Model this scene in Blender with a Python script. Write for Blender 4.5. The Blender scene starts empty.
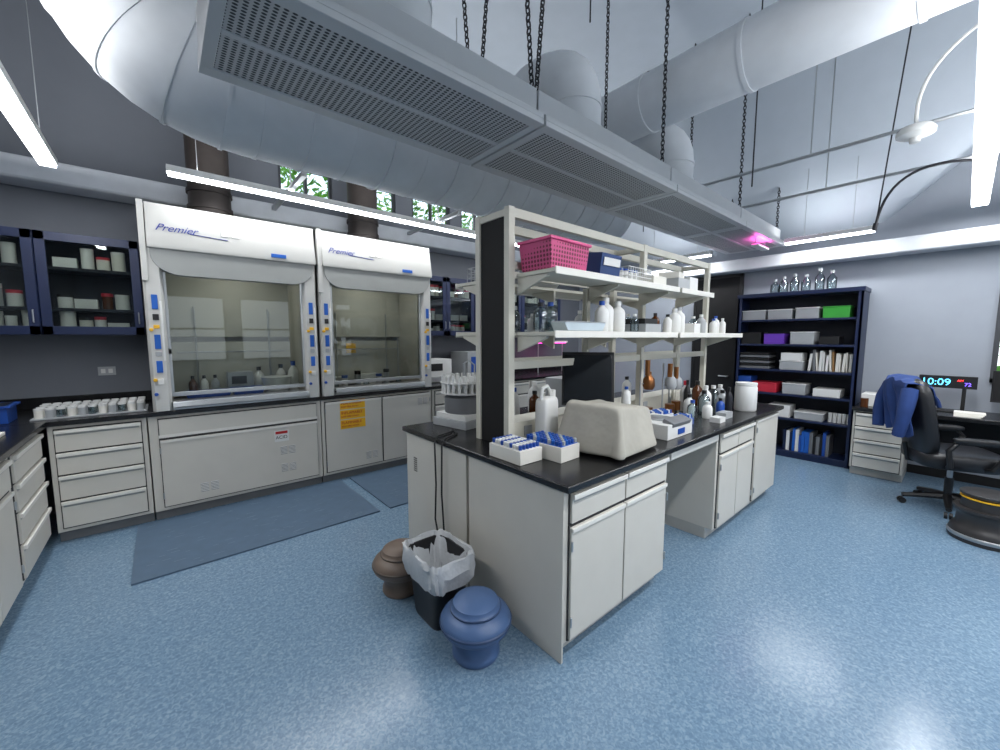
import bpy, bmesh, math, random
from mathutils import Vector, Matrix, noise
random.seed(7)
S=bpy.context.scene
try:
    S.view_settings.view_transform='Standard'
except Exception as e: print(e)
R=math.radians
# ---------------------------------------------------------------- materials
def lin(c):
    return tuple((x/255/12.92 if x/255<=0.04045 else ((x/255+0.055)/1.055)**2.4) for x in c)+(1,)
MC={}
def mat(name,rgb,rough=0.5,metal=0.0,var=0.06,scale=6.0,emit=None,es=0,bump=0.0,bscale=80,spec=None):
    if name in MC: return MC[name]
    m=bpy.data.materials.new(name); m.use_nodes=True; nt=m.node_tree; N=nt.nodes; L=nt.links
    b=N['Principled BSDF']; c=lin(rgb)
    b.inputs['Roughness'].default_value=rough; b.inputs['Metallic'].default_value=metal
    tc=N.new('ShaderNodeTexCoord'); nz=N.new('ShaderNodeTexNoise'); nz.inputs['Scale'].default_value=scale
    nz.inputs['Detail'].default_value=3
    L.new(tc.outputs['Object'],nz.inputs['Vector'])
    rp=N.new('ShaderNodeValToRGB'); rp.color_ramp.elements[0].position=.3; rp.color_ramp.elements[1].position=.7
    rp.color_ramp.elements[0].color=tuple(x*(1-var) for x in c[:3])+(1,)
    rp.color_ramp.elements[1].color=tuple(min(1,x*(1+var)) for x in c[:3])+(1,)
    L.new(nz.outputs['Fac'],rp.inputs['Fac']); L.new(rp.outputs['Color'],b.inputs['Base Color'])
    if emit:
        b.inputs['Emission Color'].default_value=lin(emit); b.inputs['Emission Strength'].default_value=es
    if bump>0:
        n2=N.new('ShaderNodeTexNoise'); n2.inputs['Scale'].default_value=bscale; L.new(tc.outputs['Object'],n2.inputs['Vector'])
        bp=N.new('ShaderNodeBump'); bp.inputs['Strength'].default_value=bump; bp.inputs['Distance'].default_value=.01
        L.new(n2.outputs['Fac'],bp.inputs['Height']); L.new(bp.outputs['Normal'],b.inputs['Normal'])
    if spec is not None: b.inputs['Specular IOR Level'].default_value=spec
    MC[name]=m; return m
def glassmat(name,tint=(235,240,240),refl=.08,rough=.02):
    if name in MC: return MC[name]
    m=bpy.data.materials.new(name); m.use_nodes=True; nt=m.node_tree; N=nt.nodes; L=nt.links
    N.remove(N['Principled BSDF']); o=N['Material Output']
    t=N.new('ShaderNodeBsdfTransparent'); t.inputs[0].default_value=lin(tint)
    g=N.new('ShaderNodeBsdfGlossy'); g.inputs['Roughness'].default_value=rough; g.inputs[0].default_value=(.9,.95,1,1)
    fr=N.new('ShaderNodeFresnel'); fr.inputs[0].default_value=1.3
    ad=N.new('ShaderNodeMath'); ad.operation='ADD'; ad.inputs[1].default_value=refl
    L.new(fr.outputs[0],ad.inputs[0])
    x=N.new('ShaderNodeMixShader'); L.new(ad.outputs[0],x.inputs[0]); L.new(t.outputs[0],x.inputs[1]); L.new(g.outputs[0],x.inputs[2])
    L.new(x.outputs[0],o.inputs['Surface']); MC[name]=m; return m
def emis(name,rgb,s):
    if name in MC: return MC[name]
    m=bpy.data.materials.new(name); m.use_nodes=True; b=m.node_tree.nodes['Principled BSDF']
    b.inputs['Base Color'].default_value=lin(rgb); b.inputs['Emission Color'].default_value=lin(rgb); b.inputs['Emission Strength'].default_value=s
    MC[name]=m; return m
CAB=mat('cabinet_paint',(204,200,190),.42,var=.02)
CAB2=mat('cabinet_pull',(224,221,213),.35,var=.02)
GAP=mat('shadow_gap',(60,60,60),.8)
TOE=mat('toe_kick',(112,114,116),.6)
TOEL=mat('toe_kick_light',(176,175,170),.6)
CTR=mat('epoxy_counter',(20,20,22),.26,var=.2,scale=20,spec=.5)
HOODW=mat('hood_white',(196,195,190),.4,var=.015)
HOODG=mat('hood_visor',(152,154,151),.4,var=.03)
HINT=mat('hood_liner',(172,170,160),.6,var=.04)
ALU=mat('aluminium',(175,178,180),.32,metal=.8,var=.05)
CHR=mat('steel_dark',(50,50,54),.45,metal=.6)
BLK=mat('black_plastic',(18,18,20),.45,var=.15)
BLKM=mat('black_matte',(14,14,16),.8,var=.15)
WHT=mat('white_plastic',(220,220,217),.45,var=.02)
NAVY=mat('navy_paint',(14,30,66),.4,var=.08)
NAVYD=mat('navy_inside',(13,22,40),.6,var=.08)
BLUEL=mat('blue_label',(20,90,180),.5)
BLUEP=mat('blue_plastic',(28,74,158),.4,var=.1)
PINK=mat('pink_plastic',(210,60,125),.45,var=.08)
GREENP=mat('green_plastic',(60,165,60),.45)
PURP=mat('purple_plastic',(110,60,185),.45)
REDP=mat('red_plastic',(195,40,60),.45)
GREYP=mat('grey_plastic',(165,168,170),.5)
AMB=mat('amber_glass',(80,42,16),.15)
BRASS=mat('copper_brass',(140,92,55),.3,metal=.8)
CREAM=mat('shelf_frame_paint',(204,201,188),.45,var=.02)
DUCT=mat('duct_wrap',(216,219,222),.55,var=.06,scale=4,bump=.7,bscale=5)
DUCTR=mat('duct_galv',(214,217,221),.5,metal=.05,var=.04)
DDUCT=mat('duct_dark',(60,54,51),.5,metal=.4,var=.15)
SOFF=mat('soffit_paint',(200,203,208),.7)
YEL=mat('label_yellow',(235,180,30),.5)
RED=mat('label_red',(185,30,30),.5)
GRY=mat('grey_paint',(110,112,115),.5)
GLS=glassmat('sash_glass',(232,235,232),.015)
CLR=glassmat('clear_glass',(215,225,226),.12)
LED=emis('led_diffuser',(244,248,255),12)
PAPER=mat('paper',(222,219,210),.8,var=.05)
CARD=mat('cardboard',(150,115,75),.8)
FAB=mat('fabric_cover',(168,164,153),.9,var=.08,bump=.6,bscale=12)

# ---------------------------------------------------------------- builder
class Ob:
    def __init__(s,name,M=None): s.name=name; s.bm=bmesh.new(); s.mats=[]; s.M=M or Matrix.Identity(4); s.kids=[]
    def mi(s,m):
        if m not in s.mats: s.mats.append(m)
        return s.mats.index(m)
    def v(s,p): return s.bm.verts.new(s.M@Vector(p))
    def f(s,vs,m,sm=False):
        try:
            fc=s.bm.faces.new(vs); fc.material_index=s.mi(m); fc.smooth=sm; return fc
        except ValueError: return None
    def box(s,a,b,m,L=None):
        x0,y0,z0=a; x1,y1,z1=b
        ps=[(x0,y0,z0),(x1,y0,z0),(x1,y1,z0),(x0,y1,z0),(x0,y0,z1),(x1,y0,z1),(x1,y1,z1),(x0,y1,z1)]
        if L is not None: ps=[L@Vector(p) for p in ps]
        V=[s.v(p) for p in ps]
        for q in ((0,3,2,1),(4,5,6,7),(0,1,5,4),(1,2,6,5),(2,3,7,6),(3,0,4,7)): s.f([V[i] for i in q],m)
    def cbox(s,c,d,m,rz=0,rx=0,ry=0):
        L=Matrix.Translation(c)@Matrix.Rotation(rz,4,'Z')@Matrix.Rotation(ry,4,'Y')@Matrix.Rotation(rx,4,'X')
        s.box((-d[0]/2,-d[1]/2,-d[2]/2),(d[0]/2,d[1]/2,d[2]/2),m,L)
    def cyl(s,p0,p1,r0,m,r1=None,seg=20,caps=True):
        r1=r0 if r1 is None else r1
        p0=Vector(p0); p1=Vector(p1); d=(p1-p0).normalized()
        a=d.orthogonal().normalized(); b=d.cross(a)
        A=[];B=[]
        for i in range(seg):
            t=2*math.pi*i/seg; o=a*math.cos(t)+b*math.sin(t)
            A.append(s.v(p0+o*r0)); B.append(s.v(p1+o*r1))
        for i in range(seg): j=(i+1)%seg; s.f([A[i],A[j],B[j],B[i]],m,True)
        if caps: s.f(A[::-1],m); s.f(B,m)
    def lathe(s,prof,c,m,seg=24,ms=None):
        rings=[]
        for r,z in prof:
            rings.append([s.v((c[0]+r*math.cos(2*math.pi*i/seg),c[1]+r*math.sin(2*math.pi*i/seg),c[2]+z)) for i in range(seg)] if r>1e-5 else [s.v((c[0],c[1],c[2]+z))])
        for k in range(len(rings)-1):
            A,B=rings[k],rings[k+1]; mm=ms[k] if ms else m
            for i in range(seg):
                j=(i+1)%seg
                if len(A)==1 and len(B)==1: continue
                if len(A)==1: s.f([A[0],B[j],B[i]],mm,True)
                elif len(B)==1: s.f([A[i],A[j],B[0]],mm,True)
                else: s.f([A[i],A[j],B[j],B[i]],mm,True)
        if len(rings[0])>1: s.f(rings[0][::-1],m)
        if len(rings[-1])>1: s.f(rings[-1],ms[-1] if ms else m)
    def tube(s,pts,r,m,seg=8,closed=False,caps=True):
        P=[Vector(p) for p in pts]; n=len(P); rings=[]; a=None
        for i in range(n):
            if closed: d=(P[(i+1)%n]-P[i-1]).normalized()
            else: d=(P[min(i+1,n-1)]-P[max(i-1,0)]).normalized()
            if a is None: a=d.orthogonal().normalized()
            a=(a-d*a.dot(d)); a=a.normalized() if a.length>1e-6 else d.orthogonal().normalized()
            b=d.cross(a); rr=r[i] if isinstance(r,(list,tuple)) else r
            rings.append([s.v(P[i]+(a*math.cos(2*math.pi*k/seg)+b*math.sin(2*math.pi*k/seg))*rr) for k in range(seg)])
        for i in range(n if closed else n-1):
            A=rings[i];B=rings[(i+1)%n]
            for k in range(seg): j=(k+1)%seg; s.f([A[k],A[j],B[j],B[k]],m,True)
        if not closed and caps: s.f(rings[0][::-1],m); s.f(rings[-1],m)
    def prism(s,poly,fn,a,b,m):
        A=[s.v(fn(p[0],p[1],a)) for p in poly]; B=[s.v(fn(p[0],p[1],b)) for p in poly]
        s.f(A[::-1],m); s.f(B,m); n=len(poly)
        for i in range(n): j=(i+1)%n; s.f([A[i],A[j],B[j],B[i]],m)
    def cushion(s,c,d,m,e=.35,seg=24,rings=14,L=None,fn=None):
        def pw(x): return math.copysign(abs(x)**e,x)
        G=[]
        for i in range(rings+1):
            ph=-math.pi/2+math.pi*i/rings; row=[]
            for k in range(seg):
                th=2*math.pi*k/seg
                p=Vector((pw(math.cos(ph))*pw(math.cos(th))*d[0]/2,pw(math.cos(ph))*pw(math.sin(th))*d[1]/2,pw(math.sin(ph))*d[2]/2))
                if fn: p=fn(p)
                if L is not None: p=L@p
                row.append(s.v(p+Vector(c)))
            G.append(row)
        for i in range(rings):
            for k in range(seg): j=(k+1)%seg; s.f([G[i][k],G[i][j],G[i+1][j],G[i+1][k]],m,True)
    def done(s,bevel=0,parent=None):
        bmesh.ops.recalc_face_normals(s.bm,faces=s.bm.faces)
        me=bpy.data.meshes.new(s.name)
        vs=[v.co.copy() for v in s.bm.verts]
        c=Vector(((min(v.x for v in vs)+max(v.x for v in vs))/2,(min(v.y for v in vs)+max(v.y for v in vs))/2,min(v.z for v in vs)))
        for v in s.bm.verts: v.co-=c
        s.bm.to_mesh(me); s.bm.free()
        for m in s.mats: me.materials.append(m)
        try: me.set_sharp_from_angle(angle=R(40))
        except Exception: pass
        o=bpy.data.objects.new(s.name,me); S.collection.objects.link(o); o.location=c
        if bevel:
            b=o.modifiers.new('bevel','BEVEL'); b.width=bevel; b.segments=2; b.limit_method='ANGLE'; b.angle_limit=R(50)
        if parent:
            o.parent=parent; o.location=c-parent.location
        bpy.context.view_layer.update()
        return o
def text(txt,loc,size,m,rot,parent,name='label_text',shear=0,ext=.0015,align='LEFT'):
    cu=bpy.data.curves.new(name,'FONT'); cu.body=txt; cu.size=size; cu.shear=shear; cu.extrude=ext; cu.align_x=align
    cu.materials.append(m)
    o=bpy.data.objects.new(name,cu); S.collection.objects.link(o); o.rotation_euler=rot
    o.parent=parent; o.location=Vector(loc)-parent.location
    return o
RY=(R(90),0,0); RX=(R(90),0,R(-90))
def TR(x,y,z,rz): return Matrix.Translation((x,y,z))@Matrix.Rotation(R(rz),4,'Z')

# ---------------------------------------------------------------- room
XW0,XW1,YW0,YW1=-1.38,6.68,-3.3,5.27
def cz(x,y):
    p1=2.95+(XW1-x)*1.5; p2=2.95+(.75-y)*.9
    return min(5.0,max(p1,p2))
o=Ob('floor')
fm=bpy.data.materials.new('blue_vinyl_floor'); fm.use_nodes=True; nt=fm.node_tree; N=nt.nodes; L=nt.links; b=N['Principled BSDF']
tc=N.new('ShaderNodeTexCoord')
n1=N.new('ShaderNodeTexNoise'); n1.inputs['Scale'].default_value=62; n1.inputs['Detail'].default_value=4; n1.inputs['Distortion'].default_value=.8
n2=N.new('ShaderNodeTexNoise'); n2.inputs['Scale'].default_value=1.3
v1=N.new('ShaderNodeTexVoronoi'); v1.inputs['Scale'].default_value=90
for n in (n1,n2,v1): L.new(tc.outputs['Object'],n.inputs['Vector'])
r1=N.new('ShaderNodeValToRGB'); e=r1.color_ramp.elements
e[0].position=.34; e[0].color=lin((98,124,147)); e[1].position=.68; e[1].color=lin((131,154,172))
mid=e.new(.5); mid.color=lin((111,137,159))
L.new(n1.outputs['Fac'],r1.inputs['Fac'])
mx=N.new('ShaderNodeMix'); mx.data_type='RGBA'; mx.blend_type='MULTIPLY'; mx.inputs[0].default_value=.22
L.new(r1.outputs['Color'],mx.inputs[6])
bw=N.new('ShaderNodeRGBToBW'); L.new(v1.outputs['Color'],bw.inputs[0]); 
mr=N.new('ShaderNodeMapRange'); mr.inputs[3].default_value=.7; mr.inputs[4].default_value=1.15; L.new(bw.outputs[0],mr.inputs[0])
L.new(mr.outputs[0],mx.inputs[7])
L.new(mx.outputs[2],b.inputs['Base Color'])
mr2=N.new('ShaderNodeMapRange'); mr2.inputs[3].default_value=.16; mr2.inputs[4].default_value=.27; L.new(n2.outputs['Fac'],mr2.inputs[0]); L.new(mr2.outputs[0],b.inputs['Roughness'])
bp=N.new('ShaderNodeBump'); bp.inputs['Strength'].default_value=.07; bp.inputs['Distance'].default_value=.004; L.new(n1.outputs['Fac'],bp.inputs['Height']); L.new(bp.outputs['Normal'],b.inputs['Normal'])
o.box((XW0-.1,YW0-.1,-.1),(XW1+.1,YW1+.1,0),fm); o.done()
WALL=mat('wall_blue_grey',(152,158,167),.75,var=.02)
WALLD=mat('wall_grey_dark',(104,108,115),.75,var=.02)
CEIL=mat('ceiling_paint',(170,178,187),.8,var=.02)
o=Ob('ceiling'); nx,ny=84,88
G=[[o.v((XW0-.05+(XW1-XW0+.1)*i/nx,YW0-.05+(YW1-YW0+.1)*j/ny,cz(XW0-.05+(XW1-XW0+.1)*i/nx,YW0-.05+(YW1-YW0+.1)*j/ny))) for j in range(ny+1)] for i in range(nx+1)]
for i in range(nx):
    for j in range(ny): o.f([G[i][j],G[i][j+1],G[i+1][j+1],G[i+1][j]],CEIL)
o.done()
def wall(name,axis,pos,a0,a1,z0,z1,holes,m,th=.12,sgn=1):
    o=Ob(name); As=sorted({a0,a1,*[h[0] for h in holes],*[h[1] for h in holes]}); Zs=sorted({z0,z1,*[h[2] for h in holes],*[h[3] for h in holes]})
    for i in range(len(As)-1):
        for k in range(len(Zs)-1):
            ca=(As[i]+As[i+1])/2; cc=(Zs[k]+Zs[k+1])/2
            if any(h[0]<ca<h[1] and h[2]<cc<h[3] for h in holes): continue
            p,q=sorted((pos,pos+sgn*th))
            if axis=='x': o.box((p,As[i],Zs[k]),(q,As[i+1],Zs[k+1]),m)
            else: o.box((As[i],p,Zs[k]),(As[i+1],q,Zs[k+1]),m)
    return o.done()
CW=[(1.15,1.75),(1.95,2.6),(2.85,3.5),(3.7,4.3)]
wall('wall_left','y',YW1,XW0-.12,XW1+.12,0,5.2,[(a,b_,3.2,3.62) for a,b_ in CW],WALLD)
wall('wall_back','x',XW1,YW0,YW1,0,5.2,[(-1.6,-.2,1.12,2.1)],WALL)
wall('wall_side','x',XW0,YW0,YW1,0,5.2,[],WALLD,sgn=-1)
RW=[(0,1.3,1.0,2.6),(1.6,2.9,1.0,2.6),(3.2,4.5,1.0,2.6)]
wall('wall_rear','y',YW0,XW0-.12,XW1+.12,0,5.2,RW,WALL,sgn=-1)
FR=mat('window_frame',(60,62,66),.5)
k=1
for a,b_ in CW:
    o=Ob('window_%d'%k); k+=1
    for p,q in (((a,3.2),(b_,3.235)),((a,3.585),(b_,3.62)),((a,3.2),(a+.03,3.62)),((b_-.03,3.2),(b_,3.62)),(((a+b_)/2-.015,3.2),((a+b_)/2+.015,3.62))):
        o.box((p[0],YW1+.02,p[1]),(q[0],YW1+.07,q[1]),FR)
    o.box((a,YW1+.04,3.2),(b_,YW1+.046,3.62),glassmat('window_glass',(250,252,252),.0)); o.done()
o=Ob('window_%d'%k); k+=1
for p,q in (((-1.6,1.12),(-.2,1.16)),((-1.6,2.06),(-.2,2.1)),((-1.6,1.12),(-1.56,2.1)),((-.24,1.12),(-.2,2.1)),((-.9,1.12),(-.86,2.1))):
    o.box((XW1-.03,p[0],p[1]),(XW1+.05,q[0],q[1]),FR)
o.box((XW1+.03,-1.6,1.12),(XW1+.036,-.2,2.1),MC['window_glass']); o.done()
for a,b_,c,d in RW:
    o=Ob('window_%d'%k); k+=1
    for p,q in (((a,c),(b_,c+.04)),((a,d-.04),(b_,d)),((a,c),(a+.04,d)),((b_-.04,c),(b_,d)),((a,1.78),(b_,1.82))):
        o.box((p[0],YW0-.08,p[1]),(q[0],YW0-.02,q[1]),FR)
    o.done()
o=Ob('trim_1'); o.box((XW0,4.97,2.86),(XW1,YW1,3.04),SOFF); o.done(.02)
o=Ob('trim_2'); o.box((6.42,YW0,2.55),(XW1,4.96,2.72),SOFF); o.done(.02)
o=Ob('baseboard_back'); o.box((XW1-.012,YW0,0),(XW1,.34,.1),BLKM); o.done()
# outdoor foliage
LEAF=mat('leaves',(112,178,38),.6,var=.55,scale=3)
def foliage(n,rx,ry,rz,trunks):
    o=Ob('tree_foliage')
    for i in range(n):
        p=Vector((random.uniform(*rx),random.uniform(*ry),random.uniform(*rz))); s_=random.uniform(.05,.12)
        a=Vector((random.uniform(-1,1),random.uniform(-1,1),random.uniform(-1,1))).normalized(); b2=a.orthogonal().normalized()
        o.f([o.v(p+a*s_),o.v(p+b2*s_*.5),o.v(p-a*s_),o.v(p-b2*s_*.5)],LEAF)
    for x,y in trunks: o.tube([(x,y,-.11),(x+.1,y-.1,1.5),(x-.1,y-.1,3),(x+.1,y,rz[1]-.2)],[.12,.1,.07,.03],CARD)
    o.done()
foliage(7500,(0,8.5),(7.0,8.6),(2.8,5.6),[(1,7.8),(3,7.9),(5,7.7),(7,7.9)])
foliage(900,(8.2,9.2),(-3.5,.2),(.5,3.2),[(8.7,-2.8),(8.7,-1)])
GRS=mat('grass',(96,120,76),.9)
o=Ob('ground_outside'); o.box((-10,-14,-.3),(16,16,-.12),GRS); o.done()

# ---------------------------------------------------------------- cabinets
def cabinet(name,M,w,d,h,fronts,toe=TOE,toeh=.09,vents=()):
    o=Ob(name,M)
    o.box((0,.02,toeh),(w,d,h),CAB); o.box((.001,.075,0),(w-.001,d,toeh),toe)
    for x0,x1,z0,z1,kd in fronts:
        o.box((x0,.012,z0-.004),(x1,.021,z1+.004),GAP)
        g=.006
        o.box((x0+g,0,z0+g),(x1-g,.02,z1-g),CAB)
        if kd=='drawer':
            o.box((x0+g+.01,-.001,z1-.05),(x1-g-.01,.004,z1-.032),HOODG)  # grey strip painted as the shade below the pull lip
            o.box((x0+g,-.016,z1-.032),(x1-g,.0,z1-g),CAB2)
        elif kd=='door':
            o.box((x0+g,-.01,z1-.028),(x1-g,.0,z1-g),CAB2)
            for zz in (z0+.08,z1-.12): o.cyl((x0+.004,-.006,zz),(x0+.004,-.006,zz+.05),.006,ALU,seg=8)
        elif kd=='doorR':
            o.box((x0+g,-.01,z1-.028),(x1-g,.0,z1-g),CAB2)
            for zz in (z0+.08,z1-.12): o.cyl((x1-.004,-.006,zz),(x1-.004,-.006,zz+.05),.006,ALU,seg=8)
    for x,z in vents:
        for i in range(6):
            for xx in (x,x+.075):
                o.box((xx,-.005,z+i*.014),(xx+.06,.0,z+i*.014+.006),WHT); o.box((xx,-.001,z+i*.014-.005),(xx+.06,.001,z+i*.014),GRY)
    return o
Yh=4.42; HC=.93
o=cabinet('drawer_cabinet',TR(-.69,Yh,0,0),.56,.84,HC,[(.03,.53,.12,.34,'drawer'),(.03,.53,.34,.54,'drawer'),(.03,.53,.54,.72,'drawer'),(.03,.53,.72,.90,'drawer')]); o.done(.003)
o=cabinet('acid_storage_cabinet',TR(-.12,Yh,0,0),1.38,.84,HC,[(.06,1.34,.73,.90,'panel'),(.06,1.34,.12,.72,'door')],vents=[(.32,.2),(.98,.42),(.98,.24)])
o.box((.06,-.005,.735),(1.34,.0,.76),CAB2)
o.box((.93,-.003,.55),(1.06,.0,.66),WHT); o.box((.94,-.004,.628),(1.05,-.003,.655),RED)
a=o.done(.003); text('ACID',(.82,Yh-.004,.578),.045,BLK,RY,a)
o=cabinet('flammables_cabinet',TR(1.27,Yh,0,0),1.35,.84,HC,[(.03,.67,.12,.90,'door'),(.68,1.32,.12,.90,'doorR')],vents=[(.47,.2),(1.15,.76)])
for z in (.58,.69,.80): o.box((.19,-.004,z),(.47,0,z+.1),YEL)
a=o.done(.003)
for z in (.60,.71,.82):
    text('FLAMMABLE' if z!=.71 else 'INFLAMABLE',(1.47,Yh-.005,z+.035),.042,RED,RY,a); text('KEEP FIRE AWAY',(1.47,Yh-.005,z),.026,RED,RY,a)
for i in range(4):
    x=2.64+i*.9
    o=cabinet('drawer_cabinet',TR(x,Yh,0,0),.88,.84,HC,[(.03,.43,.72,.90,'drawer'),(.45,.85,.72,.90,'drawer'),(.03,.43,.12,.71,'door'),(.45,.85,.12,.71,'doorR')]); o.done(.003)
o=Ob('countertop'); o.box((XW0+.005,4.395,HC),(6.24,YW1-.005,HC+.038),CTR); o.done(.004)
for a_,b_ in ((XW0+.006,-.09),(2.64,6.24)):
    o=Ob('backsplash'); o.box((a_,5.24,HC+.04),(b_,YW1-.004,HC+.14),CTR); o.done(.003)
ys=[-.9,.0,.9,1.8,2.7,3.6]
for i,y in enumerate(ys):
    w=.88 if i<5 else .79
    if i in(5,3): fr=[(.03,w-.03,.12,.34,'drawer'),(.03,w-.03,.34,.54,'drawer'),(.03,w-.03,.54,.72,'drawer'),(.03,w-.03,.72,.90,'drawer')]
    else: fr=[(.03,w/2,.72,.90,'drawer'),(w/2,w-.03,.72,.90,'drawer'),(.03,w/2,.12,.71,'door'),(w/2,w-.03,.12,.71,'doorR')]
    o=cabinet('drawer_cabinet',TR(-.71,y,0,90),w,.65,HC,fr); o.done(.003)
o=Ob('countertop'); o.box((XW0+.005,-.9,HC),(-.685,4.39,HC+.038),CTR); o.done(.004)

# island
IX0,IX1,IY0,IY1,IZ=1.38,4.72,1.13,2.78,.914
def isl(x0,w,fr,h=IZ-.036,**k): return cabinet('island_base_cabinet',TR(x0,IY0+.03,0,0),w,.78,h,fr,toe=TOEL,**k)
o=isl(IX0+.03,1.0,[(.03,.5,.70,.86,'drawer'),(.5,.97,.70,.86,'drawer'),(.03,.5,.10,.69,'door'),(.5,.97,.10,.69,'doorR')]); 
o.box((-.014,.012,0),(-.001,.77,IZ-.037),CAB); o.done(.003)
o=isl(3.2,.79,[(.03,.4,.70,.86,'drawer'),(.4,.76,.70,.86,'drawer'),(.03,.4,.10,.69,'door'),(.4,.76,.10,.69,'doorR')]); o.done(.003)
o=isl(4.0,.69,[(.03,.66,.10,.86,'door')]); o.done(.003)
for x0,w in((IX0+.03,1.1),(2.52,1.08),(3.61,1.08)):
    o=cabinet('island_base_cabinet',TR(x0+w,IY1-.03,0,180),w-.01,.80,IZ-.036,[(.03,w/2,.70,.86,'drawer'),(w/2,w-.03,.70,.86,'drawer'),(.03,w/2,.10,.69,'door'),(w/2,w-.03,.10,.69,'doorR')],toe=TOEL); 
    if x0<2:
        o.box((w-.009,.012,0),(w+.013,.79,IZ-.037),CAB)
        for i in range(7): o.box((w+.013,.12,.60+i*.016),(w+.016,.17,.608+i*.016),GAP)
    o.done(.003)
o=Ob('island_apron'); o.box((2.42,IY0+.05,.80),(3.19,IY0+.07,IZ-.038),CAB); o.box((2.43,IY0+.03,.82),(3.18,IY0+.05,.87),CAB2); o.done(.002)
o=Ob('island_countertop'); o.box((IX0,IY0,IZ-.035),(IX1,IY1,IZ),CTR); o.done(.006)
# shelving unit
ZS2,ZS1=1.98,1.63
o=Ob('reagent_shelf_unit')
ya,yb=1.79,2.12
for x in (1.60,3.12,4.40):
    for y in (ya,yb-.045): o.box((x,y,IZ),(x+.05,y+.045,2.37),CREAM)
    o.box((x+.005,ya+.045,2.32),(x+.045,yb-.045,2.36),CREAM)
o.box((1.612,ya+.046,IZ),(1.63,yb-.046,2.32),BLKM)
for y in (ya,yb-.045):
    for xa,xb in ((1.651,3.119),(3.171,4.399)):
        o.box((xa,y+.004,2.31),(xb,y+.041,2.366),CREAM)
        o.box((xa,y+.01,ZS2+.03),(xb,y+.035,ZS2+.075),CREAM)
        o.box((xa,y+.01,1.40),(xb,y+.035,1.45),CREAM)
for x in (2.36,3.78):
    o.box((x,ya+.002,IZ),(x+.04,ya+.009,ZS2-.03),CREAM); o.box((x,ya+.036,IZ),(x+.04,ya+.044,ZS2-.03),CREAM)
o.box((1.66,1.86,IZ),(4.39,2.05,IZ+.13),CREAM)
for x in [1.8+.5*i for i in range(6)]: o.box((x,1.852,IZ+.03),(x+.07,1.86,IZ+.1),GREYP)
def shelf(x0,x1,y0,y1,z):
    o.box((x0,y0,z-.022),(x1,y1,z),CREAM); 
    if y0<1.7: o.box((x0-.001,y0-.011,z-.034),(x1+.001,y0-.001,z+.006),CAB2)
    else: o.box((x0-.001,y1+.001,z-.034),(x1+.001,y1+.011,z+.006),CAB2)
for x0,x1,z in ((1.66,3.10,ZS2),(3.14,3.75,ZS2),(1.66,3.10,ZS1),(3.14,4.5,ZS1)):
    shelf(x0,x1,1.48,1.785,z)
    shelf(x0,x1,2.125,2.43,z)
def brk(x,z,d):
    p=[(0,0),(-.24*d,0),(-.24*d,-.015),(0,-.10)]
    yy=ya-.002 if d>0 else yb+.002
    o.prism(p,lambda a,b_,t:(t,yy+a,z-.023+b_),x,x+.02,CREAM)
for x in (1.67,2.37,3.07,3.70,4.44):
    for z in (ZS1,ZS2):
        if z>1.7 and x>4.2: continue
        brk(x,z,1); brk(x,z,-1)
o.done(.002)

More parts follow.
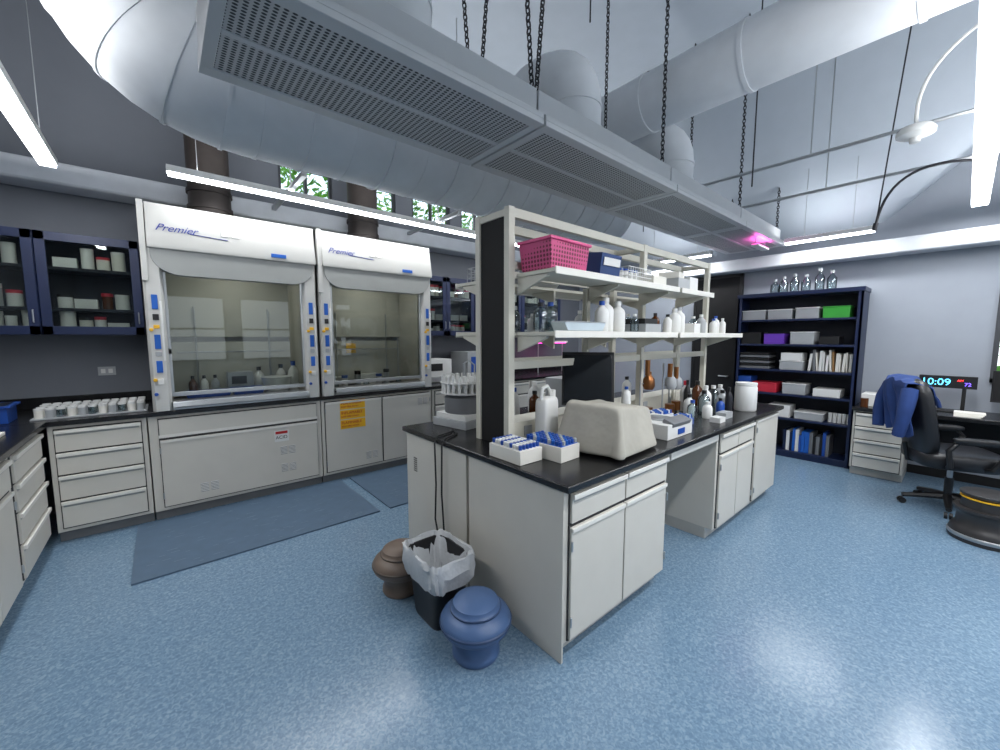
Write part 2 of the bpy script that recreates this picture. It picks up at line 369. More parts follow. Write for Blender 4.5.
# ---------------------------------------------------------------- fume hoods
def hood(x0,x1):
    o=Ob('fume_hood'); Y0=4.40; Y1=5.20; Z0=HC+.04; ZT=2.70
    o.box((x0,Y0+.02,Z0),(x0+.04,Y1,ZT),HOODW); o.box((x1-.04,Y0+.02,Z0),(x1,Y1,ZT),HOODW)
    o.box((x0,Y1-.02,Z0),(x1,Y1,ZT),HOODW)
    o.prism([(4.355,2.36),(4.36,2.33),(4.46,2.33),(4.52,2.70),(4.42,2.70)],lambda a,b_,t:(t,a,b_),x0+.045,x1-.005,HOODW)
    o.box((x0,4.37,2.06),(x0+.04,4.5,ZT),HOODW)
    o.box((x0+.04,4.5,2.66),(x1-.04,Y1,ZT),HOODW)
    pts=[(x0+.06,2.33),(x1-.03,2.33)]
    for i in range(9):
        t=i/8*math.pi/2; pts.append((x1-.03-.20*(1-math.cos(t)),2.28-.16*math.sin(t)))
    for i in range(9):
        t=(1-i/8)*math.pi/2; pts.append((x0+.06+.20*(1-math.cos(t)),2.28-.16*math.sin(t)))
    o.prism(pts,lambda a,b_,t:(a,t,b_),4.375,4.46,HOODG)
    for a_,b_ in ((x0+.0,x0+.13),(x1-.13,x1)):
        o.prism([(a_,4.42),(a_+.02,4.385),(b_-.02,4.385),(b_,4.42),(b_,4.50),(a_,4.50)],lambda p,q,t:(p,q,t),Z0,2.34,HOODW)
    for (xc) in (x0+.065,x1-.065):
        for z,h,m in ((1.83,.12,BLUEL),(1.74,.05,BLK),(1.67,.03,YEL),(1.5,.12,BLUEL),(1.44,.04,GREYP),(1.3,.10,BLUEL),(1.2,.05,WHT)):
            o.box((xc-.02,4.379,z),(xc+.02,4.386,z+h),m)
        for z in (1.12,1.24,1.66): o.cyl((xc-.035,4.36,z),(xc-.035,4.386,z),.014,YEL if z>1.2 else BLUEP,seg=12)
        o.box((xc+.03,4.378,1.4),(xc+.045,4.386,1.9),WHT)
    sx0,sx1=x0+.13,x1-.13
    o.box((sx0,4.445,1.10),(sx1,4.451,2.15),GLS)
    o.box((sx0,4.43,1.085),(sx1,4.462,1.12),ALU); o.box((sx0,4.435,1.45),(sx0+.02,4.46,2.15),ALU); o.box((sx1-.02,4.435,1.1),(sx1,4.46,2.15),ALU); o.box((sx0,4.435,1.1),(sx0+.02,4.46,1.5),ALU)
    o.prism([(4.34,1.0),(4.36,1.045),(4.50,1.05),(4.50,1.03),(4.37,1.02)],lambda a,b_,t:(t,a,b_),sx0,sx1,ALU)
    o.box((sx0,4.40,Z0),(sx1,4.50,Z0+.02),ALU)
    o.box((x0+.12,4.5,Z0),(x0+.14,5.05,2.4),HINT); o.box((x1-.14,4.5,Z0),(x1-.12,5.05,2.4),HINT)
    o.box((x0+.13,5.0,Z0+.06),(x1-.13,5.02,1.55),HINT); o.box((x0+.13,4.99,1.6),(x1-.13,5.01,2.35),HINT)
    o.box((x0+.13,4.46,2.36),(x1-.13,5.05,2.38),HINT)
    o.box((x0+.13,4.48,Z0),(x1-.13,5.05,Z0+.03),mat('hood_worktop',(90,92,95),.5))
    for x in (x0+.35,x1-.35): o.cyl((x,4.97,Z0+.03),(x,4.97,1.9),.008,ALU,seg=8)
    o.cyl((x0+.2,4.965,1.45),(x1-.2,4.965,1.45),.007,ALU,seg=8)
    o.cbox(((x0+x1)/2+.33,4.352,2.375),(.13,.006,.035),BLUEL)
    o.box(((x0+x1)/2-.12,4.5,2.34),((x0+x1)/2+.12,4.62,2.36),WHT)
    for xx in (.55,.63): o.cbox((x0+xx+.03,4.3805,2.52),(.06,.006,.06),WHT,rx=R(-11))
    h=o.done(.004)
    text('Premier',(x0+.10,4.371,2.475),.085,mat('ink_blue',(30,50,140),.4),(R(79),0,0),h,shear=.5,ext=.0003)
    t=Ob('label_line'); t.cyl((x0+.33,4.373,2.475),(x0+.60,4.370,2.460),.003,MC['ink_blue'],seg=6); t.done(parent=h)
    la=bpy.data.lights.new('hood_lamp','AREA'); la.size=.22; la.energy=3.0; la.color=(1,.98,.94)
    lo=bpy.data.objects.new('hood_lamp',la); S.collection.objects.link(lo); lo.parent=h; lo.location=Vector(((x0+x1)/2,4.57,2.335))-h.location
    return h
hood(-.08,1.26); hood(1.28,2.62)
for x in (.45,1.95):
    o=Ob('exhaust_duct'); o.cyl((x,4.83,2.701),(x,4.83,4.98),.17,DDUCT,seg=32)
    for z in (2.72,2.8,2.95,3.1,3.5): o.cyl((x,4.83,z),(x,4.83,z+.035),.183,DDUCT,seg=32)
    o.done()
def bottle(o,x,y,z,r,h,m,cap=WHT):
    o.lathe([(r*.95,0),(r,.01),(r,h*.62),(r*.85,h*.72),(r*.38,h*.82),(r*.36,h*.88)],(x,y,z),m,seg=14)
    o.cyl((x,y,z+h*.86),(x,y,z+h),r*.42,cap,seg=12)
def jar(o,x,y,z,r,h,m,cap=WHT):
    o.cyl((x,y,z),(x,y,z+h*.8),r,m,seg=14); o.cyl((x,y,z+h*.8),(x,y,z+h),r*1.03,cap,seg=14)
def bowl(o,x,y,z,r,h,m):
    o.lathe([(r*.65,0),(r,h),(r*1.04,h),(r*.95,h*.9),(r*.6,h*.1)],(x,y,z),m,seg=24)
zf=HC+.071
o=Ob('hood_glassware')
o.prism([(.18,0),(.46,0),(.50,.09),(.14,.09)],lambda a_,b_,t:(a_,t,zf+b_),4.56,4.78,BLUEP)
for i in range(3): bottle(o,.22+i*.09,4.90,zf,.035,.22,[AMB,WHT,GREYP][i],BLK)
o.prism([(.54,0),(.74,0),(.78,.10),(.50,.10)],lambda a_,b_,t:(a_,t,zf+b_),4.56,4.76,BLUEP)
o.box((.50,4.82,zf),(.72,4.97,zf+.24),GREYP); o.box((.53,4.815,zf+.12),(.66,4.82,zf+.2),BLK); bottle(o,1.08,4.72,zf,.055,.34,WHT,BLUEP); bottle(o,1.0,4.92,zf,.05,.30,WHT,BLK)
bottle(o,.79,4.93,zf,.05,.28,WHT,BLK)
o.done()
o=Ob('wash_basin'); bowl(o,.90,4.64,zf,.14,.19,WHT); o.done()
o=Ob('hood_glassware')
for i in range(7): jar(o,1.5+i*.13,4.66+.07*(i%2),zf,.035,.10+.05*(i%3),[CLR,WHT,GREYP][i%3],[WHT,BLUEP,BLK][i%3])
bowl(o,1.62,4.88,zf,.09,.12,WHT); o.box((1.85,4.82,zf),(2.1,4.95,zf+.14),WHT)
o.cyl((2.35,4.8,zf),(2.35,4.8,1.6),.008,ALU); o.box((2.27,4.72,zf),(2.43,4.88,zf+.015),CHR)
o.box((1.75,4.985,1.4),(1.87,4.989,1.52),YEL)
o.done()

# ---------------------------------------------------------------- wall cabinets
def wcab(x0,x1,seed):
    random.seed(seed); o=Ob('glass_door_wall_cabinet'); ya_,yb_=4.93,5.265; z0,z1=1.62,2.46
    o.box((x0,yb_-.02,z0),(x1,yb_,z1),NAVYD)
    for z in (z0,2.03-.21,2.03+.13,z1-.03): o.box((x0+.02,ya_+.03,z),(x1-.02,yb_-.02,z+.025),NAVYD)
    o.box((x0,ya_+.02,z0),(x0+.02,yb_,z1),NAVY); o.box((x1-.02,ya_+.02,z0),(x1,yb_,z1),NAVY)
    o.box((x0,ya_+.02,z1-.02),(x1,yb_,z1),NAVY); o.box((x0,ya_+.02,z0),(x1,yb_,z0+.02),NAVY)
    n=max(1,round((x1-x0)/.6)); w=(x1-x0)/n
    for i in range(n):
        a_=x0+i*w+.003; b_=a_+w-.006
        o.box((a_,ya_,z0),(a_+.06,ya_+.02,z1),NAVY); o.box((b_-.06,ya_,z0),(b_,ya_+.02,z1),NAVY)
        o.box((a_,ya_,z0),(b_,ya_+.02,z0+.07),NAVY); o.box((a_,ya_,z1-.07),(b_,ya_+.02,z1),NAVY)
        o.box((a_+.05,ya_+.008,z0+.06),(b_-.05,ya_+.012,z1-.06),GLS)
        hx=b_-.03 if i%2==0 else a_+.03
        o.cyl((hx,ya_-.02,z0+.1),(hx,ya_-.02,z0+.2),.005,ALU,seg=8); o.cyl((hx,ya_-.02,z0+.1),(hx,ya_,z0+.1),.004,ALU,seg=6);o.cyl((hx,ya_-.02,z0+.2),(hx,ya_,z0+.2),.004,ALU,seg=6)
    c=o.done(.002)
    o=Ob('reagent_jars'); 
    for z in (z0+.026,2.03-.184,2.03+.156):
        x=x0+.09
        while x<x1-.1:
            r=random.uniform(.03,.05); h=random.uniform(.10,.18)
            mm=random.choice([WHT,WHT,AMB,GREYP,PAPER,WHT]); cp=random.choice([WHT,BLK,REDP,WHT])
            if random.random()<.82: jar(o,x+r,ya_+.09+random.uniform(-.01,.04),z,r,h,mm,cp)
            else: o.box((x,ya_+.05,z),(x+.14,ya_+.16,z+.08),WHT); r=.075
            x+=2*r+random.uniform(.005,.02)
    o.done()
wcab(-1.36,-.735,1); wcab(-.73,-.1,2)
wcab(2.70,3.7,3); wcab(3.71,4.7,4); wcab(4.71,5.7,5)
o=Ob('wall_outlet'); o.box((-.46,YW1-.008,1.24),(-.34,YW1,1.32),GREYP); o.box((-.44,YW1-.011,1.26),(-.41,YW1-.008,1.3),WHT); o.box((-.39,YW1-.011,1.26),(-.36,YW1-.008,1.3),WHT); o.done()
random.seed(5)
o=Ob('sample_jars')
for r_ in range(2):
    y=4.60+r_*.22
    o.box((-.78,y-.09,HC+.04),(-.12,y+.09,HC+.05),GREYP)
    for i in range(11):
        for j in (-.045,.045):
            jar(o,-.74+i*.058,y+j,HC+.05,.025,.075,[PAPER,GREYP,CLR][(i+r_)%3],WHT)
o.done()
o=Ob('storage_crate'); o.box((-1.2,4.5,HC+.04),(-.88,4.75,HC+.17),BLUEP); o.box((-1.19,4.51,HC+.17),(-.89,4.74,HC+.172),NAVYD); o.box((-1.22,4.48,HC+.155),(-.86,4.77,HC+.17),BLUEP); o.done(.004)
o=Ob('paper_pad'); o.box((-1.1,3.7,HC+.04),(-.8,4.0,HC+.06),PAPER); o.box((-1.08,3.72,HC+.06),(-.82,3.98,HC+.065),WHT); o.done(.002)

# ---------------------------------------------------------------- floor mats
MAT=mat('mat_vinyl',(80,101,122),.55,var=.06,scale=10)
MATL=mat('mat_line',(114,132,148),.6)
def fmat(x0,x1):
    o=Ob('anti_fatigue_mat'); o.box((x0,3.38,0),(x1,4.43,.012),MAT)
    random.seed(9)
    for i in range(int((x1-x0)*60)):
        x=random.uniform(x0+.05,x1-.12); y=random.uniform(3.42,4.38); o.box((x,y,.012),(x+random.uniform(.02,.07),y+.004,.0125),MATL)
    o.done(.004)
fmat(-.24,1.44); fmat(1.54,3.2)

# ---------------------------------------------------------------- chilled beams
pm=bpy.data.materials.new('perforated_metal'); pm.use_nodes=True; nt=pm.node_tree; N=nt.nodes; L=nt.links; b=N['Principled BSDF']
b.inputs['Roughness'].default_value=.5
tc=N.new('ShaderNodeTexCoord'); mp=N.new('ShaderNodeMapping'); mp.inputs['Scale'].default_value=(.62,1,1)
vo=N.new('ShaderNodeTexVoronoi'); vo.voronoi_dimensions='2D'; vo.inputs['Scale'].default_value=54; vo.inputs['Randomness'].default_value=0
L.new(tc.outputs['Object'],mp.inputs[0]); L.new(mp.outputs[0],vo.inputs['Vector'])
cr=N.new('ShaderNodeValToRGB'); cr.color_ramp.elements[0].position=.30; cr.color_ramp.elements[1].position=.36
cr.color_ramp.elements[0].color=lin((50,52,55)); cr.color_ramp.elements[1].color=lin((190,190,190))
L.new(vo.outputs['Distance'],cr.inputs['Fac']); L.new(cr.outputs['Color'],b.inputs['Base Color'])
BEAM=mat('beam_metal',(200,201,202),.42,metal=.1,var=.02)
bx=[.20,1.74,3.34,4.94,6.38]
for i in range(4):
    a_,b_=bx[i]+.008,bx[i+1]-.008; o=Ob('chilled_beam'); y0,y1=1.64,2.36; z=2.80
    o.box((a_,y0,z),(b_,y0+.07,z+.03),BEAM); o.box((a_,y1-.07,z),(b_,y1,z+.03),BEAM)
    o.box((a_,y0+.07,z),(a_+.05,y1-.07,z+.03),BEAM); o.box((b_-.05,y0+.07,z),(b_,y1-.07,z+.03),BEAM)
    o.box((a_+.051,1.985,z+.001),(b_-.051,2.015,z+.03),BEAM)
    o.box((a_+.05,y0+.07,z+.006),(b_-.05,1.985,z+.02),pm); o.box((a_+.05,2.015,z+.006),(b_-.05,y1-.07,z+.02),pm)
    o.prism([(y0,z+.03),(y0,z+.06),(y0+.06,z+.09),(y0+.06,z+.22),(y1-.06,z+.22),(y1-.06,z+.09),(y1,z+.06),(y1,z+.03)],lambda p,q,t:(t,p,q),a_,b_,BEAM)
    o.done(.003)
def chain(x,y,z0,z1,dx=0):
    o=Ob('hanging_chain'); n=max(1,int((z1-z0)/.034))
    for i in range(n+1):
        t=i/n; c=Vector((x+dx*t,y,z0+.022+(z1-z0-.044)*t)); pts=[]
        for k_ in range(8):
            an=2*math.pi*k_/8; u=.014*math.cos(an); w=.024*math.sin(an)
            pts.append(c+(Vector((u,0,w)) if i%2 else Vector((0,u,w))))
        o.tube(pts,.0048,CHR,seg=4,closed=True)
    o.done()
for i,x in enumerate(bx):
    for y in (1.72,2.28):
        xx=min(max(x,.3),6.28)
        if i==2: xx=3.22
        zt=cz(xx,y)
        if i in(1,):
            chain(xx+.01,y,3.02,zt-.01,.18); chain(xx-.03,y,3.02,zt-.01,-.18)
        else: chain(xx,y,3.02,zt-.01)
# ---------------------------------------------------------------- ducts
def bend(p0,c,p1,n=8):
    p0,c,p1=map(Vector,(p0,c,p1)); return [(p0*(1-t)**2+c*2*t*(1-t)+p1*t*t) for t in [i/n for i in range(n+1)]]
o=Ob('supply_duct')
path=[Vector((-.04,3.3,4.98)),Vector((-.04,3.3,4.3))]+bend((-.04,3.3,3.85),(-.04,3.3,3.28),(.55,3.3,3.28),10)+[Vector((x,3.3,3.28)) for x in (1.2,2.2,3.2,4.2,4.75)]
o.tube(path,.42,DUCT,seg=40)
def ring(o,p,d,r,m,w=.02):
    p=Vector(p); d=Vector(d).normalized(); o.cyl(p-d*w,p+d*w,r,m,seg=40)
for i in range(15): ring(o,(.6+.29*i,3.3,3.28),(1,0,0),.425+.008*(i%2),DUCT,.008)
for i in range(3,12,2): ring(o,path[i],path[i+1]-path[i-1],.428,DUCT,.01)
for z in (4.1,4.4,4.7): ring(o,(-.04,3.3,z),(0,0,1),.430,DUCT,.012)
o.done()
for x in (1.0,2.45,3.97):
    o=Ob('branch_duct')
    pth=[Vector((x,2.02,3.025)),Vector((x,2.02,3.2))]+bend((x,2.02,3.3),(x,2.02,3.58),(x,2.4,3.58),8)+[Vector((x,2.85,3.5))]
    o.tube(pth,.2,DUCT,seg=28); ring(o,(x,2.02,3.12),(0,0,1),.208,DUCT,.012); ring(o,(x,2.02,3.28),(0,0,1),.208,DUCT,.012)
    o.done()
o=Ob('round_duct'); o.tube([(3.50,y,3.70) for y in (2.7,1.75,1,-1,YW0+.02)],.235,DUCTR,seg=32)
for y in (2.0,1.2,.3,-.7,-1.7): ring(o,(3.50,y,3.70),(0,1,0),.243,DUCTR,.015)
o.done()
for x,z in ((4.9,3.35),(5.6,3.2)):
    o=Ob('conduit_pipe'); o.cyl((x,-3.2,z),(x,2.7,z),.016,ALU,seg=8)
    for y in (-1.2,1.1): o.cyl((x,y,z),(x,y,cz(x,y)-.01),.006,ALU,seg=6)
    o.done()
for x,y in ((2.9,1.2),(4.3,1.4),(2.6,2.0),(5.0,2.9)):
    o=Ob('hanging_rod'); o.cyl((x,y,3.95 if x<4 else 3.0),(x,y,4.99),.006,CHR,seg=6); o.cyl((x,y,4.96),(x,y,4.995),.03,CHR,seg=10); o.done()
for x in (1.0,2.6): 
    o=Ob('strut_rail'); o.box((x,3.75,2.96),(x+.04,4.95,3.0),ALU)
    for y in (3.78,4.2): o.cyl((x+.02,y,3.0),(x+.02,y,cz(x,y)-.01),.006,ALU,seg=6)
    o.done()
# ---------------------------------------------------------------- LED lights
def led(p0,p1,power,up=.8,hang=True,w=.08):
    p0=Vector(p0);p1=Vector(p1); d=(p1-p0); Ln=d.length; c=(p0+p1)/2; ang=math.atan2(d.y,d.x)
    o=Ob('linear_led_light',Matrix.Translation(c)@Matrix.Rotation(ang,4,'Z'))
    o.box((-Ln/2,-w/2,0),(Ln/2,w/2,.05),WHT); o.box((-Ln/2+.01,-w/2+.006,-.02),(Ln/2-.01,w/2-.006,0),LED)
    o.box((-Ln/2+.03,-w/2+.012,.05),(Ln/2-.03,w/2-.012,.053),emis('added_uplight',(240,246,255),3))  # glowing top strip, added to go with the upward fill
    if hang:
        for x in (-Ln/2+.2,Ln/2-.2):
            q=Matrix.Rotation(ang,3,'Z')@Vector((x,0,0))+c
            o.cyl((x,0,.05),(x,0,cz(q.x,q.y)-c.z-.01),.003,ALU,seg=6)
    ob=o.done()
    for pw_,dz,rx in ((power,-.025,0),(power*up,.058,math.pi)):  # second lamp faces up, added to brighten ceiling and ducts
        la=bpy.data.lights.new('led_and_fill_lamp','AREA'); la.shape='RECTANGLE'; la.size=Ln; la.size_y=w; la.energy=pw_; la.color=(.97,.985,1)
        lo=bpy.data.objects.new('led_and_fill_lamp',la); S.collection.objects.link(lo); lo.rotation_euler=(rx,0,ang); lo.parent=ob
        lo.location=c+Vector((0,0,dz))-ob.location
led((.12,4.2,2.9),(3.35,4.2,2.9),19,1.7)
led((-.56,1.6,2.9),(-.56,4.6,2.9),30,1.1,w=.1)
led((.8,0,2.92),(6.3,0,2.92),82,.6,w=.12)
led((6.2,.74,2.80),(6.2,1.60,2.80),11,.5)
led((6.2,2.5,2.80),(6.2,3.6,2.80),11,.5)
led((3.6,4.2,2.9),(5.8,4.2,2.9),20,1)
led((.5,-1.8,2.92),(5.8,-1.8,2.92),72,.7)
o=Ob('ceiling_sensor')
o.lathe([(0,-.09),(.03,-.085),(.035,-.05),(.07,-.045),(.11,-.03),(.112,-.0),(.09,.03),(.04,.04),(0,.042)],(4.5,.36,3.17),WHT)
o.tube(bend((4.5,.36,3.21),(4.5,.40,3.6),(4.5,.1,3.78),10)+[Vector((4.5,-.1,4.0)),Vector((4.5,-.15,cz(4.5,-.15)-.01))],.012,WHT); o.done()
o=Ob('flexible_cable'); o.tube(bend((5.5,.66,2.72),(5.5,.6,3.3),(5.5,.06,3.14),14),.012,CHR); o.cyl((5.5,.66,2.72),(5.5,.52,cz(5.5,.6)-.01),.006,CHR,seg=6); o.cyl((5.5,.67,2.66),(5.5,.66,2.73),.02,CHR); o.tube(bend((5.5,.06,3.14),(5.5,.0,3.1),(5.5,0,2.98),5),.01,CHR); o.done()
# pink lamp added under the last beam to tint its underside
o=Ob('pink_lamp'); o.box((5.55,1.70,2.70),(5.95,1.78,2.72),WHT); o.box((5.56,1.705,2.72),(5.94,1.775,2.726),emis('grow_pink',(255,60,190),5))
for x in (5.58,5.92): o.cyl((x,1.74,2.72),(x,1.74,2.80),.004,ALU,seg=6)
ob=o.done()
la=bpy.data.lights.new('added_pink_light','AREA'); la.shape='RECTANGLE'; la.size=.36; la.size_y=.06; la.energy=1.6; la.color=(1,.15,.7)
lo=bpy.data.objects.new('added_pink_light',la); S.collection.objects.link(lo); lo.rotation_euler=(math.pi,0,0); lo.parent=ob; lo.location=Vector((5.75,1.74,2.73))-ob.location

# ---------------------------------------------------------------- bookcase
def bookcase():
    o=Ob('bookcase'); x0,x1,y0,y1,H=6.27,6.675,.80,2.13,2.19
    o.box((x0,y0,0),(x1,y0+.025,H),NAVY); o.box((x0,y1-.025,0),(x1,y1,H),NAVY); o.box((x1-.015,y0,0),(x1,y1,H),NAVYD)
    o.box((x0-.01,y0-.01,H-.05),(x1,y1+.01,H),NAVY); o.box((x0+.02,y0,0),(x0+.04,y1,.08),NAVY)
    zs=[.06,.50,.82,1.14,1.48,1.81]
    for z in zs: o.box((x0+.005,y0+.02,z),(x1-.01,y1-.02,z+.025),NAVY)
    o.box((x0+.0,y0-.0,0),(x0+.02,y0+.05,H),NAVY); o.box((x0,y1-.05,0),(x0+.02,y1,H),NAVY)
    o.done(.002)
    return [z+.026 for z in zs]
zs=bookcase()
def bin_(o,y0,y1,z,h,m,x0=6.32,d=.28,lid=None):
    o.box((x0,y0,z),(x0+d,y1,z+h),m)
    if lid: o.box((x0-.008,y0-.006,z+h),(x0+d,y1+.006,z+h+.012),lid)
o=Ob('storage_bins')
bin_(o,1.80,2.08,zs[5],.12,GREYP,lid=WHT); bin_(o,1.50,1.77,zs[5],.12,GREYP,lid=WHT); bin_(o,1.22,1.46,zs[5],.13,GREYP,lid=WHT); bin_(o,.92,1.18,zs[5],.13,GREENP,lid=GREENP)
bin_(o,1.84,2.08,zs[4],.15,BLK,lid=BLK); bin_(o,1.57,1.80,zs[4],.14,PURP,lid=BLK); bin_(o,1.25,1.50,zs[4],.15,GREYP,lid=WHT); bin_(o,1.0,1.2,zs[4],.10,BLK)
for i in range(6): o.box((6.31,1.72,zs[3]+i*.038),(6.6,2.08,zs[3]+i*.038+.03),BLK if i%2 else GRY)
bin_(o,1.35,1.60,zs[3],.11,GREYP,lid=WHT); bin_(o,1.36,1.59,zs[3]+.125,.1,WHT)
bin_(o,1.62,1.9,zs[2],.12,REDP,lid=REDP); bin_(o,1.3,1.55,zs[2],.13,GREYP,lid=WHT); bin_(o,1.93,2.09,zs[2],.2,BLUEP); bin_(o,.95,1.22,zs[2],.1,WHT)
bin_(o,1.75,2.05,zs[1],.12,GRY); bin_(o,1.1,1.4,zs[1],.09,GREYP,lid=WHT); bin_(o,1.45,1.7,zs[1],.16,WHT)
bin_(o,1.7,2.05,zs[0],.2,CARD)
o.done(.004)
o=Ob('books'); random.seed(11)
y=1.02
while y<1.5:
    w=random.uniform(.02,.045); h=random.uniform(.22,.31); o.box((6.34,y,zs[0]),(6.6,y+w,zs[0]+h),random.choice([NAVY,BLUEP,WHT,GRY,BLUEL,BLK])); y+=w+.003
y=.88
while y<1.28:
    w=random.uniform(.012,.03); h=random.uniform(.2,.27); o.cbox((6.47,y,zs[3]+h/2+.004),(.24,w,h),random.choice([PAPER,PAPER,CARD,WHT,GRY]),rx=R(random.uniform(-5,5))); y+=w+.012
for i in range(5): jar(o,6.4,.86+i*.045,zs[1],.02,.12,WHT,WHT)
o.done()
o=Ob('glass_bottles')
for y,h in ((1.72,.17),(1.62,.2),(1.50,.22),(1.38,.2),(1.24,.26),(1.12,.22)):
    o.lathe([(.045,0),(.05,.01),(.05,h*.6),(.02,h*.78),(.018,h*.95),(.022,h)],(6.36,y,2.192),CLR,seg=16); o.cyl((6.36,y,2.19+h*.9),(6.36,y,2.2+h),.021,GREYP,seg=10)
o.done()
XD=XW1-.005
o=Ob('door_1'); o.box((XD-.05,2.24,0),(XD,2.86,2.5),BLKM); o.box((XD-.06,2.20,0),(XD,2.24,2.54),BLK); o.box((XD-.06,2.86,0),(XD,2.9,2.54),BLK); o.box((XD-.06,2.2,2.5),(XD,2.9,2.54),BLK)
o.cyl((XD-.1,2.34,1.0),(XD-.05,2.34,1.0),.012,ALU); o.cyl((XD-.1,2.34,1.0),(XD-.1,2.46,1.0),.01,ALU); o.done(.003)
o=cabinet('drawer_cabinet',TR(6.05,.78,0,-90),.44,.6,.755,[(.02,.42,.10,.27,'drawer'),(.02,.42,.27,.43,'drawer'),(.02,.42,.43,.58,'drawer'),(.02,.42,.58,.74,'drawer')],toe=TOEL); o.done(.003)
o=Ob('desk'); o.box((6.02,-2.2,.76),(XW1-.005,.79,.80),CTR); o.box((6.05,-2.2,0),(6.65,-2.16,.76),CAB); o.box((6.6,-2.16,.2),(6.62,.3,.76),BLKM); o.done(.004)
o=Ob('digital_clock'); o.cbox((6.42,.09,1.12),(.05,.42,.13),BLK); o.box((6.39,-.05,.8),(6.45,-.02,1.07),BLK); o.box((6.39,.2,.8),(6.45,.23,1.07),BLK); o.box((6.35,-.08,.8),(6.5,.26,.815),BLK)
c=o.done(.004)
text('10:09',(6.392,.285,1.085),.10,emis('clock_cyan',(90,190,230),3),RX,c,name='digits')
text('AM',(6.392,.02,1.13),.03,emis('clock_red',(255,60,60),3),RX,c,name='digits'); text('72',(6.392,-.03,1.085),.05,emis('clock_blue',(120,90,255),3),RX,c,name='digits')
def monitor(x,y,rz,w=.5,scr=BLKM):
    o=Ob('computer_monitor',TR(x,y,.801,rz)); o.box((-w/2,-.015,.14),(w/2,.015,.46),BLK); o.box((-w/2+.015,-.017,.155),(w/2-.015,-.015,.445),scr); o.box((-.03,.01,.02),(.03,.03,.2),BLK); o.box((-.12,-.08,0),(.12,.1,.015),BLK); o.done(.003)
monitor(6.35,-.46,-100); monitor(6.4,-1.2,-90)
o=Ob('desk_supplies')
bin_(o,.60,.74,.801,.14,WHT,x0=6.2,d=.3); bin_(o,.45,.57,.801,.18,GREYP,x0=6.25,d=.25); o.box((6.05,.3,.801),(6.24,.5,.83),PAPER); 
for i in range(5): o.box((6.52,.34+i*.03,.801),(6.64,.365+i*.03,1.0),[REDP,GRY,PAPER,BLK,WHT,CARD][i])
o.lathe([(.035,0),(.035,.1)],(6.13,.7,.801),AMB); 
o.done(.002)
o=Ob('paper_stack')
for i in range(4): o.box((6.06+i*.01,-.16-i*.01,.801+.01*i),(6.26,.02,.811+.01*i),PAPER)
o.done()
o=Ob('keyboard'); o.box((6.05,-.75,.801),(6.2,-.34,.82),BLK); 
for i in range(4):
    for j in range(11): o.box((6.06+i*.034,-.74+j*.035,.82),(6.088+i*.034,-.712+j*.035,.826),GRY)
o.done()
